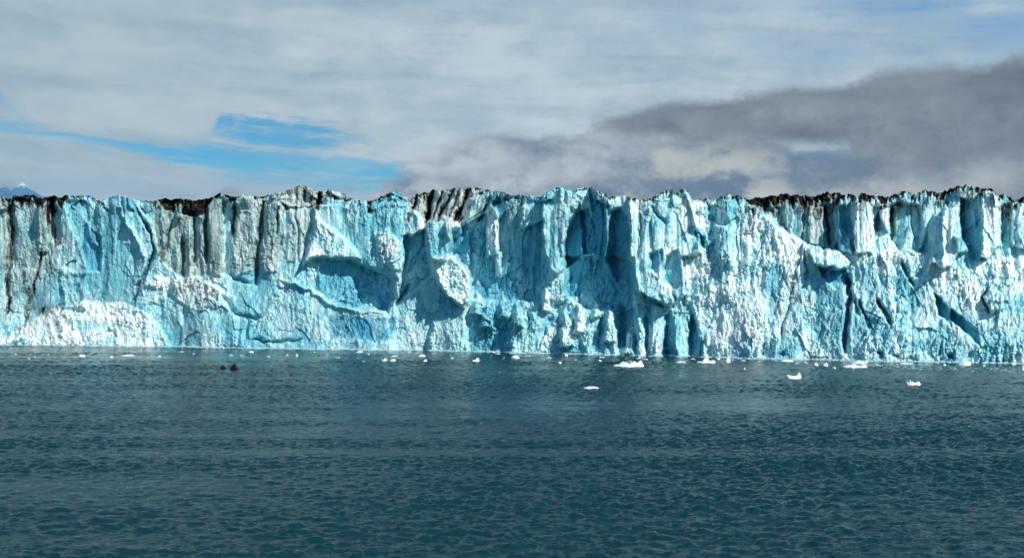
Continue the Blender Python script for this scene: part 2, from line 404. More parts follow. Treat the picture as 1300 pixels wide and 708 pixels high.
# large blue recess 572-650
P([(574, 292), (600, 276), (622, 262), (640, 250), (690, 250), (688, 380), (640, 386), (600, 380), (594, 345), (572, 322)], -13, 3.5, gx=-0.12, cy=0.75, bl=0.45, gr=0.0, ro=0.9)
P([(619, 262), (632, 262), (634, 300), (632, 325), (618, 325)], 9, 1.5, gx=0.1, cy=0.1, gr=0.1, bl=0.0, pid=5)
P([(628, 322), (636, 322), (636, 350), (630, 350)], 6, 1.5, cy=0.1, bl=0.0)
P([(622, 244), (642, 244), (646, 268), (634, 280), (620, 262)], 5, 2, cy=0.6, bl=0.2, gr=0.1)
P([(645, 256), (668, 250), (664, 285), (646, 290)], 6, 2, gr=0.5, di=0.3, bl=0.1)
P([(664, 262), (690, 256), (690, 275), (660, 292)], 7, 2, gr=0.2, cy=0.4, bl=0.1)
for a, b_ in ((606, 384), (640, 388), (618, 400), (656, 398)):
    P([(a - 8, b_ + 14), (a, b_ - 12), (a + 7, b_ - 4), (a + 9, b_ + 18)], 7, 3, gx=0.2, cy=0.05, bl=0.1, ro=1.3)
P([(600, 380), (690, 384), (690, 475), (600, 475)], 2, 5, cy=0.55, bl=0.25, ro=1.4)
# ---- 690-800 amphitheatre
P([(688, 235), (724, 235), (724, 262), (718, 300), (716, 340), (708, 350), (698, 340), (690, 310)], 8, 2, gx=0.10, cy=0.45, bl=0.1, ro=0.6, pid=5)
P([(690, 380), (700, 345), (716, 335), (724, 360), (716, 382)], 4, 3, cy=0.25, bl=0.1, ro=1.2)
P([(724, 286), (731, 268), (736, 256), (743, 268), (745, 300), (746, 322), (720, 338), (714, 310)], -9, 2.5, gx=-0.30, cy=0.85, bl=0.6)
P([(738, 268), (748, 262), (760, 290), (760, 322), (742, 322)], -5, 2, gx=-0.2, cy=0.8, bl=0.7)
P([(724, 238), (746, 238), (746, 256), (736, 268), (724, 262)], 3, 2, gx=0.05, cy=0.35)
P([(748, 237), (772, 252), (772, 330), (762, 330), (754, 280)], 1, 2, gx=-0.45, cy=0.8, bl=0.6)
P([(750, 236), (775, 246), (775, 262), (762, 256)], 5, 1.5, gr=0.4, cy=0.1, gx=0.1)
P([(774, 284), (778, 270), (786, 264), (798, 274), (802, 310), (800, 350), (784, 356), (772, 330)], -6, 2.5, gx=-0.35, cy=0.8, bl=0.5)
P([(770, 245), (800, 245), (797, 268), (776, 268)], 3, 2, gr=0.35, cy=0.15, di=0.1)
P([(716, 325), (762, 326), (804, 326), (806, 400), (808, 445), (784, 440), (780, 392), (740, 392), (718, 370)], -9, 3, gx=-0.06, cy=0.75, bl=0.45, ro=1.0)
P([(652, 392), (690, 382), (740, 372), (780, 392), (786, 475), (640, 475)], 4, 5, gy=0.10, cy=0.35, bl=0.1, ro=1.6)
for a, b_, w_, h_ in ((757, 392, 7, 10), (776, 410, 8, 24), (800, 436, 8, 14), (694, 380, 6, 14), (720, 420, 9, 20), (735, 405, 6, 18)):
    P([(a - w_, b_ + h_), (a - 2, b_ - h_), (a + w_ * 0.6, b_ - h_ * 0.5), (a + w_, b_ + h_)], 6, 2.5, gx=0.3, cy=-0.05, bl=0.0, ro=1.3)
L([(738, 350), (722, 380), (712, 410)], 2, 3); L([(728, 350), (716, 372)], -2, 2)
L([(764, 400), (760, 440)], -4, 3, bl=0.5); L([(790, 385), (792, 435)], -5, 4, bl=0.4)
# ---- bright slab 798-888
P([(797, 248), (820, 252), (842, 242), (868, 238), (877, 252), (888, 292), (890, 320), (866, 326), (868, 374), (850, 390), (812, 372), (798, 330), (800, 290)], 12, 2.2, gx=0.03, gy=0.02, cy=0.22, ro=0.45, pid=0)
L([(812, 262), (814, 300), (808, 330)], -2, 1.8, di=0.15)
L([(826, 262), (836, 275), (844, 282)], -3, 2.2, bl=0.45)
L([(868, 240), (877, 258), (886, 292)], 4, 3)
P([(824, 342), (826, 322), (838, 317), (842, 330), (832, 344)], -4, 3, gx=-0.2, cy=0.7, bl=0.6)
P([(838, 345), (846, 324), (858, 318), (866, 330), (868, 360), (856, 368), (840, 356)], -6, 3.5, gx=-0.3, cy=0.7, bl=0.4)
L([(882, 290), (860, 305), (846, 320)], -2, 3, bl=0.3)
L([(850, 360), (856, 385)], -2, 2, di=0.45)
P([(800, 372), (840, 376), (900, 400), (900, 475), (800, 475)], 2, 4, gy=0.04, cy=0.4, ro=1.1)
P([(808, 380), (818, 376), (824, 420), (822, 470), (810, 470)], 4, 2.5, gx=0.2, cy=0.2)
L([(820, 400), (822, 445)], -5, 3, bl=0.6)
P([(828, 385), (840, 390), (843, 470), (828, 470)], 4, 2, gx=0.2, cy=0.25)
P([(844, 400), (850, 394), (868, 470), (844, 470)], -4, 3, gx=-0.55, cy=0.8, bl=0.5)
P([(856, 400), (864, 404), (872, 440), (866, 470), (858, 470)], 3, 2, gx=0.2, cy=0.4)
P([(876, 412), (881, 402), (894, 440), (896, 470), (872, 470)], -4, 3, gx=-0.55, cy=0.8, bl=0.5)
# ---- white rubble mass 880-1030
P([(880, 256), (952, 258), (985, 282), (1018, 308), (1034, 320), (1074, 338), (1082, 360), (1080, 475), (896, 475), (884, 404), (868, 374), (866, 326), (888, 316)], 3, 4, cy=0.02, ro=1.35)
P([(954, 235), (1066, 235), (1064, 318), (1028, 312), (1002, 296), (980, 280), (956, 262)], -12, 2, gx=0.0, cy=0.6, gr=0.55, di=0.1, ro=0.7)
P([(896, 258), (910, 258), (910, 280), (898, 280)], -6, 2, gx=-0.2, bl=0.5, cy=0.6)
P([(884, 294), (895, 300), (895, 314), (885, 308)], -6, 1.5, gx=-0.2, bl=0.5, cy=0.6)
P([(908, 282), (926, 290), (930, 345), (912, 330)], 5, 3, gx=0.1, cy=0.3)
P([(896, 312), (908, 308), (914, 330), (900, 332)], -3, 2, gx=-0.2, bl=0.35, cy=0.5)
P([(916, 248), (934, 248), (936, 275), (926, 282), (918, 268)], 4, 1.5, gx=0.1, cy=0.5, gr=0.2, pid=5)
P([(932, 262), (964, 262), (975, 290), (945, 300)], 1, 3, di=0.28, ro=1.5)
P([(976, 268), (992, 262), (1000, 290), (985, 285)], -4, 2, di=0.35)
P([(992, 254), (1004, 252), (1006, 296), (996, 290)], 1, 1.5, gx=-0.3, bl=0.3, gr=0.5)
P([(1006, 252), (1020, 254), (1018, 304), (1006, 298)], 2, 1.5, gx=-0.3, bl=0.4, gr=0.3)
P([(1026, 262), (1046, 262), (1044, 312), (1026, 310)], 6, 1.5, gx=0.05, gr=0.7, cy=0.2, di=0.12)
L([(1048, 262), (1050, 290), (1052, 312)], -6, 2.5, di=0.6)
P([(1058, 258), (1066, 258), (1066, 300), (1060, 314)], 5, 1.5, gr=0.4, cy=0.2)
P([(1064, 290), (1070, 290), (1080, 310), (1080, 324), (1066, 318)], 5, 1.5, gx=-0.2, bl=0.5, cy=0.6)
P([(1066, 262), (1082, 260), (1082, 300), (1070, 292)], -2, 2, gx=-0.3, bl=0.3, gr=0.3)
P([(1082, 256), (1106, 258), (1110, 290), (1108, 322), (1084, 322)], 7, 2, gx=0.08, gr=0.25, cy=0.1, ro=0.4, pid=5)
L([(1090, 262), (1091, 318)], -0.8, 1.2); L([(1098, 262), (1099, 318)], -0.8, 1.2)
P([(1108, 280), (1116, 270), (1126, 294), (1112, 294)], -5, 1.5, gx=-0.4, bl=0.6, cy=0.7)
P([(1116, 258), (1130, 254), (1132, 300), (1124, 292)], 5, 2, gx=0.1, cy=0.1, gr=0.2)
# lip and its shade
P([(1026, 312), (1040, 312), (1066, 320), (1078, 334), (1074, 342), (1048, 338), (1032, 330)], 8, 2, gy=0.12, cy=-0.05, di=0.05, ro=0.9)
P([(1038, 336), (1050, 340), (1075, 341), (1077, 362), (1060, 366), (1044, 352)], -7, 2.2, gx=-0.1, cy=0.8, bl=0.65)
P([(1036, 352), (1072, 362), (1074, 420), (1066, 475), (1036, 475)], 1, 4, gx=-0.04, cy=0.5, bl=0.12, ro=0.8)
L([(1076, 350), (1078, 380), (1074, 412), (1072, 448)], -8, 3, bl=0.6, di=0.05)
L([(1022, 314), (1023, 356)], -4, 2, di=0.5)
P([(996, 346), (1028, 344), (1030, 386), (1002, 388)], 0, 4, di=0.36, ro=1.4, gr=0.3)
L([(1002, 386), (994, 410), (990, 436)], -3, 2.2, di=0.35)
L([(970, 440), (966, 452)], -3, 4, bl=0.5)
P([(975, 335), (990, 340), (990, 375), (978, 378)], -1, 3, cy=0.5)
# ---- right wall
P([(1130, 262), (1142, 256), (1166, 262), (1172, 290), (1166, 320), (1140, 318), (1128, 300)], -6, 2.5, gx=-0.10, cy=0.55, bl=0.22, gr=0.35, di=0.02)
L([(1134, 262), (1131, 290), (1133, 304)], -5, 3, di=0.4, bl=0.3)
P([(1150, 296), (1156, 288), (1166, 310), (1164, 322), (1144, 318)], 4, 1.5, cy=0.3, gx=0.1)
P([(1168, 320), (1176, 296), (1186, 272), (1198, 272), (1198, 338), (1182, 332)], 4, 1.5, gx=-0.5, cy=0.6, bl=0.3, ro=0.3, pid=5)
P([(1198, 266), (1216, 262), (1218, 320), (1210, 338), (1198, 338)], 9, 1.5, gx=0.12, cy=0.0, ro=0.5, pid=5)
P([(1219, 252), (1247, 250), (1247, 326), (1236, 330), (1220, 304)], -2, 1.5, gx=-0.55, cy=0.65, bl=0.45, ro=0.5, pid=6)
L([(1236, 262), (1238, 290)], 2.5, 3)
P([(1212, 300), (1220, 303), (1230, 310), (1230, 322), (1218, 322)], 6, 2, cy=0.5, gx=0.1)
P([(1247, 242), (1262, 242), (1270, 256), (1270, 310), (1254, 328), (1247, 326)], 10, 1.5, gx=0.12, cy=0.05, ro=0.4, pid=6)
P([(1218, 232), (1246, 236), (1246, 252), (1220, 256)], 2, 2, cy=0.5, gr=0.2, di=0.0, pid=6)
P([(1270, 262), (1284, 256), (1284, 310), (1272, 308)], -3, 2, gr=0.45, di=0.1, gx=-0.2)
P([(1284, 256), (1310, 260), (1312, 320), (1284, 312)], 5, 2, gx=0.05, cy=0.1)
P([(1310, 255), (1370, 250), (1380, 330), (1312, 330)], -5, 2, gx=-0.3, bl=0.3, cy=0.5)
P([(1080, 322), (1170, 320), (1215, 340), (1240, 330), (1450, 320), (1450, 475), (1080, 475)], 3, 5, cy=0.05, ro=1.25)
P([(1084, 345), (1120, 345), (1128, 380), (1140, 475), (1084, 475)], 0, 4, cy=0.38, bl=0.05)
P([(1130, 330), (1150, 335), (1185, 395), (1240, 455), (1150, 475), (1135, 400)], -1, 5, cy=0.36, bl=0.05)
L([(1113, 380), (1122, 394), (1130, 412)], -6, 2.6, bl=0.6)
L([(1090, 380), (1098, 400), (1106, 415)], -4, 2.2, bl=0.45); L([(1082, 375), (1090, 400)], -4, 2.4, bl=0.45)
L([(1146, 330), (1152, 350), (1160, 362)], -4, 2.4, bl=0.4)
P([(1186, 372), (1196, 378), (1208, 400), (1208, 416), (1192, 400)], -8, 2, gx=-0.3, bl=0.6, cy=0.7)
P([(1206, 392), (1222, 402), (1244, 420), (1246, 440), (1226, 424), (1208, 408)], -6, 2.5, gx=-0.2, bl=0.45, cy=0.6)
P([(1250, 376), (1258, 366), (1272, 372), (1274, 392), (1258, 398)], 5, 1.5, gx=0.1, cy=0.15)
L([(1258, 366), (1250, 378), (1256, 398)], -5, 2.4, bl=0.5)
for xx, yy in ((1137, 448), (1205, 450), (1117, 447), (990, 446)):
    L([(xx - 3, yy), (xx + 5, yy + 4)], -3, 3, bl=0.4)
P([(1150, 410), (1164, 412), (1166, 440), (1154, 440)], 0, 4, di=0.15)

leftw = sstep(430, 180, GX) * sstep(385, 350, GY)
grey += 0.17 * leftw * (1 + 1.2 * fbm(GX / 25, GY / 30, 131, 3))
farl = sstep(135, 70, GX) * sstep(440, 400, GY)
dirt += farl * (0.20 + 0.42 * fbm(wx / 5, wy / 60, 120, 4) + 0.25 * fbm(wx / 14, wy / 18, 121, 4)); grey += 0.15 * farl; cyan += 0.10 * sstep(470, 200, GX)
cyan += 0.16 * sstep(880, 1000, GX) * sstep(310, 350, GY)
# ---- moraine along the rim
rimd = GY - rim[None, :]
dz = np.interp(cols, [-150, 8, 14, 45, 60, 80, 86, 125, 135, 168, 178, 200, 206, 262, 270, 300, 306, 340, 360, 450, 520, 640, 690, 770, 780, 835, 850, 872, 880, 945, 953, 985, 1040, 1046, 1090, 1120, 1200, 1215, 1262, 1272, 1300, 1450],
               [10, 6, 16, 16, 24, 14, 5, 6, 0, 0, 5, 6, 16, 14, 6, 8, 3, 5, 2, 3, 4, 4, 3, 5, 6, 6, 10, 3, 6, 6, 13, 16, 12, 8, 10, 10, 12, 4, 4, 10, 5, 8])[None, :]
dz = dz * (1 + 0.9 * fbm(GX / 6, GY / 9 * 0.3, 51, 4) + 0.5 * facet(GX / 3.5, GY / 30, 52))
dm = sstep(1.0, 0.35, rimd / np.maximum(dz, 0.3)) * np.clip(dz / 5, 0, 1)
strong = np.interp(cols, [-150, 10, 20, 80, 90, 200, 207, 262, 275, 300, 306, 840, 880, 945, 953, 1042, 1060, 1450],
                   [0.6, 0.6, 0.95, 0.9, 0.45, 0.45, 0.9, 0.8, 0.85, 0.7, 0.45, 0.55, 0.5, 0.5, 1.0, 0.95, 0.5, 0.5])[None, :]
dirt = np.maximum(dirt, -0.35 + dm * (strong * (1 + 0.55 * fbm(wx / 6, wy / 4, 132, 4)) + 0.35))
part[(dm * strong > 0.66)] = 2
rough = np.where(dm > 0.3, np.maximum(rough, 1.3), rough)
H -= dm * 2.0
# crest is broken into small blocks
crest = sstep(26, 4, rimd)
b1, e1 = blocks(GX / 9 + 0.5 * fbm(GX / 14, GY / 14, 60), GY / 12, 61)
H += crest * 2.2 * b1

# meltwater dirt streaks running down from the rim on grey ice
stk = np.clip(fbm(GX / 3.2, GY / 60, 71, 3) * 1.6 - 0.35, 0, 1) * np.clip(1.2 - tt * 0.0 - (rimd / 95), 0, 1)
dirt += stk * (0.45 + 0.6 * np.clip(grey, 0, 1)) * np.interp(cols, [-150, 420, 640, 900, 1450], [1.15, 1.0, 0.6, 0.35, 0.6])[None, :]
stk2 = np.clip(fbm(wx / 2.0, wy / 26, 72, 4) * 1.8 - 0.15, 0, 1) * sstep(60, 5, rimd)
dirt += 0.55 * stk2 * np.interp(cols, [-150, 110, 130, 185, 200, 420, 640, 780, 890, 1040, 1300, 1450], [1, 1, 0.1, 0.1, 1, 0.9, 0.5, 0.4, 0.3, 0.9, 0.9, 0.9])[None, :]
band = sstep(34, 8, rimd + 9 * fbm(wx / 12, wy / 20, 73, 3)) * np.interp(cols, [880, 1040, 1300], [0, 1, 1])[None, :]
dirt += band * (0.32 + 0.85 * fbm(wx / 4.5, wy / 7, 74, 4))
grey += band * 0.4

# ---- broken relief
up = sstep(0.30, 0.62, tt)                     # upper wall: tall columns; lower: rubble
vw = fbm(GX / 40, GY / 60, 80, 3)
ux = GX + 5 * fbm(GX / 24, GY / 40, 77, 3) + 1.5 * fbm(GX / 7, GY / 9, 78, 2)
uy = GY + 6 * fbm(GX / 24, GY / 30, 79, 3) + 1.5 * fbm(GX / 7, GY / 9, 76, 2)
patch = sstep(-0.35, 0.35, fbm(GX / 30, GY / 34, 75, 3))           # smooth faces next to crumbled ones
rr = np.clip(rough, 0.3, 1.7) * (0.55 + 0.75 * patch)
bc, ec = blocks(ux / 17, uy / 70, 82, 1.4)
H += up * 0.9 * bc
bm, em = blocks(ux / 23, uy / 30, 85, 1.8)
H += (1 - 0.6 * up) * 0.5 * bm
f40 = facet(ux / 38, uy / 58, 89); f24 = facet(ux / 23, uy / 40, 90)
calm = np.interp(GX, [870, 1000, 1300], [1, 0.6, 0.55])          # the right side slopes back more evenly
rr = rr * np.interp(GX, [870, 1000], [1, 0.85])
H += calm * 1.6 * f40
H += calm * (0.5 + 0.5 * rr) * 1.05 * f24
H += 4.0 * facet(GX / 75, GX * 0, 130) * sstep(0.5, 0.0, tt)
H += rr * 0.62 * facet(ux / 11, uy / 28, 91)
H += rr * 0.5 * (0.5 - np.abs(facet(ux / 8 + 3, uy / 26, 105)))          # sharp broken edges
H += rr * 0.34 * (0.5 - np.abs(facet(ux / 4 + 3, uy / 13, 106)))
sh = GX + 0.55 * GY                                                        # slanting fracture planes
H += rr * 0.45 * facet(sh / 4.6 + 0.8 * vw, (GY - 0.5 * GX) / 26, 107)
H += rr * 0.55 * facet(ux / 5.4, uy / 15, 92)
H += rr * 0.30 * facet(ux / 2.8, uy / 7, 93)
H += np.clip(rr - 0.5, 0, 1.3) * 0.34 * facet(GX / 4.2 + 3, GY / 4.6, 94)
H += np.clip(rr - 0.5, 0, 1.3) * 0.30 * facet(GX / 2.1 + 3, GY / 2.1, 104)
bs, es = blocks(ux / 7 + 0.25 * (ux + uy) / 9, uy / 11, 140, 2.2)          # small blocks and hairline cracks
H += (0.25 + 0.75 * patch) * (0.42 * bs - 0.55 * np.exp(-(es / 0.07) ** 2)) * np.interp(rough, [0.4, 1.2], [0.35, 1.0])
H += 0.20 * rr * facet(GX / 1.8, GY / 2.6, 141)
H += up * 0.35 * facet(GX / 3.4 + 0.9 * vw, GY / 50, 95)         # fine flutes
H += up * 1.1 * facet(GX / 9 + 0.9 * vw, GY / 75, 96)
# faces are tinted piece by piece: fresh blue, weathered pale
cyan += 0.22 + 0.20 * facet(ux / 30, uy / 44, 97) - 0.14 * bm + 0.40 * fbm(GX / 45, GY / 50, 101, 4)
blue += 0.22 * sstep(0.1, 0.7, facet(ux / 20, uy / 34, 98)) * (1 - 0.5 * up)
dirt += 0.22 * sstep(0.25, 0.75, fbm(GX / 9, GY / 12, 99, 4)) * np.clip(rr - 0.4, 0, 1.2) + 0.12 * np.exp(-(ec / 0.08) ** 2) * up * np.clip(grey * 2, 0, 1)

DEP = water_depth(GX) - H
VX = (GX - CX) / FPX * DEP
VZ = CAMH + (HOR - GY) / FPX * DEP
verts = np.stack([VX, DEP, VZ], -1)

# plateau behind the rim: crevassed surface that carries the moraine
NB = 46
back = np.concatenate([[0.0], np.cumsum(0.8 * 1.115 ** np.arange(NB - 1))])
back = back / back[-1] * 700
rx, ry, rz = verts[0, :, 0], verts[0, :, 1], verts[0, :, 2]
kern = np.ones(61) / 61
rzs = np.convolve(np.pad(rz, 30, mode='edge'), kern, 'valid')
TX = np.repeat(rx[None, :], NB, 0) * (1 + 0.0 * back[:, None]); TY = ry[None, :] + back[:, None]
bl_ = sstep(0, 25, back)[:, None]
cre = fbm(TX / 9, TY / 22, 111, 4) * 3.0 + facet(TX / 6, TY / 9, 112) * 1.6
TZ = rz[None, :] * (1 - bl_) + (rzs[None, :] - 3.0 + 0.02 * back[:, None]) * bl_ + cre * sstep(0.5, 10, back)[:, None] - 1.5 * sstep(0, 6, back)[:, None]
top = np.stack([TX, TY, TZ], -1)[1:][::-1]
tdirt = np.repeat(np.clip(dirt[0:1, :], 0.25, 1.1), NB, 0) * 1.0 + 0.5 * fbm(TX / 40, TY / 60, 113, 3)

ALLV = np.concatenate([top, verts], 0)
def ext(a, val):
    return np.concatenate([np.full((NB - 1, NXC), val), a], 0)
A_dirt = np.concatenate([tdirt[1:][::-1], dirt], 0)
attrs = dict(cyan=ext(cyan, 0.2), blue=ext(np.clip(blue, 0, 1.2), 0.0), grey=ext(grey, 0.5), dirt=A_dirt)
nr, nc = ALLV.shape[:2]
Q = grid_quads(nr, nc)
pf = np.concatenate([np.full((NB - 1, NXC), 1, dtype=np.int8), part], 0)[:-1, :-1].reshape(-1)
flat = ALLV.reshape(-1, 3)

glacier = bpy.data.objects.new('glacier', None); COL.objects.link(glacier)
glacier.location = (float(water_depth(np.array(650.0)) * 0), float(water_depth(np.array(650.0))), 0)
tag(glacier, 'long blue and white glacier ice cliff with black moraine along its rim', 'glacier')
off = np.array(glacier.location)

def submesh(name, sel, label=None):
    q = Q[sel]
    used, inv = np.unique(q, return_inverse=True)
    o = mesh_np(name, flat[used] - off, inv.reshape(-1, 4), M_ICE, glacier, False, {k: a.reshape(-1)[used] for k, a in attrs.items()})
    if label: o['label'] = label
    return o

submesh('plateau', (pf == 1))
CI = np.tile(np.arange(NXC - 1), nr - 1)
has = np.zeros(NXC + 1, dtype=int); has[np.unique(CI[pf == 2])] = 1
edges = np.flatnonzero(np.diff(np.concatenate([[0], has]))).reshape(-1, 2)
for e0, e1 in edges:
    sel = (pf == 2) & (CI >= e0) & (CI < e1)
    if e1 - e0 > 8: submesh('moraine_debris', sel)
    else: pf[sel] = 0
submesh('ice_wall', (pf == 0))
submesh('ice_rubble', (pf == 3), 'white crumbled ice at the foot of the left wall')
submesh('dirty_ice_slab', (pf == 4), 'grey dirt-striped ice set back on the rim')
# each pillar of ice a part of its own
PX = np.concatenate([np.full((NB - 1, NXC), -999.0), GX], 0)[:-1, :-1].reshape(-1)
for lo, hi in ((530, 605), (610, 640), (685, 730), (905, 940), (1075, 1115), (1160, 1222)):
    sel = (pf == 5) & (PX > lo) & (PX <= hi)
    if sel.any(): submesh('ice_pillar', sel)
sel = (pf == 5)
for lo, hi in ((530, 605), (610, 640), (685, 730), (905, 940), (1075, 1115), (1160, 1222)):
    sel &= ~((PX > lo) & (PX <= hi))
if sel.any(): submesh('ice_block', sel)
submesh('ice_pillar', (pf == 6))

# ------------------------------------------------------------------ water
def wave_height(x, y):
    rng = np.random.RandomState(11)
    h = np.zeros(x.shape); gx = 0
    wd = R(-78)
    for k in range(90):
        lam = 0.6 * (5.2 / 0.6) ** rng.rand()
        th = wd + rng.randn() * (0.45 + 0.5 * rng.rand())
        amp = 0.0095 * lam ** 0.8 * (0.6 + 0.8 * rng.rand())
        kx, ky = 2 * math.pi / lam * math.cos(th), 2 * math.pi / lam * math.sin(th)
        h += amp * np.sin(kx * x + ky * y + rng.rand() * 6.283)
    g = 0.80 + 0.45 * fbm(x / 50, y / 60, 200, 4) + 0.8 * fbm((x + 0.35 * y) / 160, y / 14, 201, 4)      # gusts and slicks
    return h * g

ys = [98.0]
while ys[-1] < 760:
    y_ = ys[-1]
    ys.append(y_ + max(0.22, 0.22 * (y_ / 130.0) ** 1.35))
ys = np.array(ys); an = np.linspace(-0.56, 0.56, 880)
ga = 0.0013 * np.cumsum(1.035 ** np.arange(1, 95))
an = np.concatenate([-0.56 - ga[::-1], an, 0.56 + ga]); NA = len(an)
WYg = np.repeat(ys[:, None], NA, 1); WXg = WYg * an[None, :]
fadeE = sstep(98, 104, WYg)
WZ = wave_height(WXg, WYg) * fadeE * sstep(an[-1], an[-1] * 0.75, np.abs(an))[None, :] * sstep(ys[-1], ys[-1] - 30, WYg)
mesh_w = np.stack([WXg, WYg, WZ], -1)
wq = grid_quads(len(ys), NA)
# one sheet: the fine patch in view joined to a coarse sheet that runs to the horizon
nV = len(ys) * NA
wv = mesh_w.reshape(-1, 3)
b0 = np.arange(NA); b1_ = (len(ys) - 1) * NA + np.arange(NA)
lft = np.arange(len(ys)) * NA; rgt = lft + NA - 1
extra = []; eq = []
def add_strip(idx, f):
    global nV
    pts = wv[idx]; newp = np.array([f(p) for p in pts]); st = nV
    extra.append(newp); nV += len(idx)
    for a in range(len(idx) - 1): eq.append([idx[a], idx[a + 1], st + a + 1, st + a])
    return st
s1 = add_strip(b1_, lambda p: (p[0] / p[1] * 40000, 30000, 0.0))
s0 = add_strip(b0[::-1], lambda p: (p[0] / p[1] * 2500, -500, 0.0))
sl = add_strip(lft[::-1], lambda p: (-16000 - 8 * p[1], (p[1] - 98) / 662 * 30500 - 500, -0.2))
sr = add_strip(rgt, lambda p: (16000 + 8 * p[1], (p[1] - 98) / 662 * 30500 - 500, -0.2))
wv = np.concatenate([wv] + extra, 0)
wq = np.concatenate([wq, np.array(eq)], 0)
wq = wq[:, ::-1] if False else wq
water = mesh_np('water', wv, wq, M_WATER, None, True)
tag(water, kind='structure')

# ------------------------------------------------------------------ floating ice
def on_water(px, py):
    d = CAMH * FPX / (py - HOR)
    return (px - CX) / FPX * d, d

def berg(name, px, py, w, h, seed, lumps, label, cat='ice floe', mat=None, group=None, thick=0.8):
    """flat floe with lumps: lumps = list of (position -1..1, height 0..1, width)"""
    x, y = on_water(px, py)
    sc = y / FPX
    W = w * sc / 2; Hh = h * sc
    D = W * thick
    n = 44
    u = np.linspace(-1, 1, n)
    U, V_ = np.meshgrid(u, u)
    r = np.sqrt(U ** 2 + V_ ** 2)
    ang = np.arctan2(V_, U)

    edge = 0.86 + 0.14 * fbm(np.cos(ang) * 1.5 + seed, np.sin(ang) * 1.5, seed, 3)
    mask = sstep(1.0, 0.82, r / edge)
    hgt = np.zeros(U.shape) + 0.16
    for (c, hh_, ww) in lumps:
        hgt = np.maximum(hgt, hh_ * np.exp(-np.abs((U - c) / ww) ** 2.2 - np.abs(V_ / 0.6) ** 2.2))
    f = 0.75 + 0.35 * facet(U * 3.1 + seed, V_ * 2.2, seed + 2) + 0.22 * facet(U * 7 + seed, V_ * 5, seed + 3)
    Z = mask * hgt * Hh * f - (1 - mask) * 0.35 * max(Hh, 0.6) - 0.02
    vs = np.stack([U * W, V_ * D, Z], -1).reshape(-1, 3)
    q = grid_quads(n, n)
    # underside
    ring = np.concatenate([np.arange(n), np.arange(1, n) * n + n - 1, (n * n - 1) - np.arange(1, n), np.arange(n - 2, 0, -1) * n])
    bv = vs[ring].copy(); bv[:, :2] *= 0.8; bv[:, 2] -= Hh * 0.6 + 0.3
    m0 = len(vs); k = len(ring)
    cv = np.array([[0, 0, -Hh * 0.9 - 0.6]])
    vs = np.concatenate([vs, bv, cv], 0)
    qs = [[ring[i], ring[(i + 1) % k], m0 + (i + 1) % k, m0 + i] for i in range(k)]
    qs += [[m0 + i, m0 + (i + 1) % k, m0 + k, m0 + k] for i in range(0)]
    q = np.concatenate([q, np.array(qs)], 0)
    keep = q
    o = mesh_np(name, vs, keep, mat or M_BERG)
    o.location = (x, y, 0.0)
    tag(o, label, cat, group)
    return o

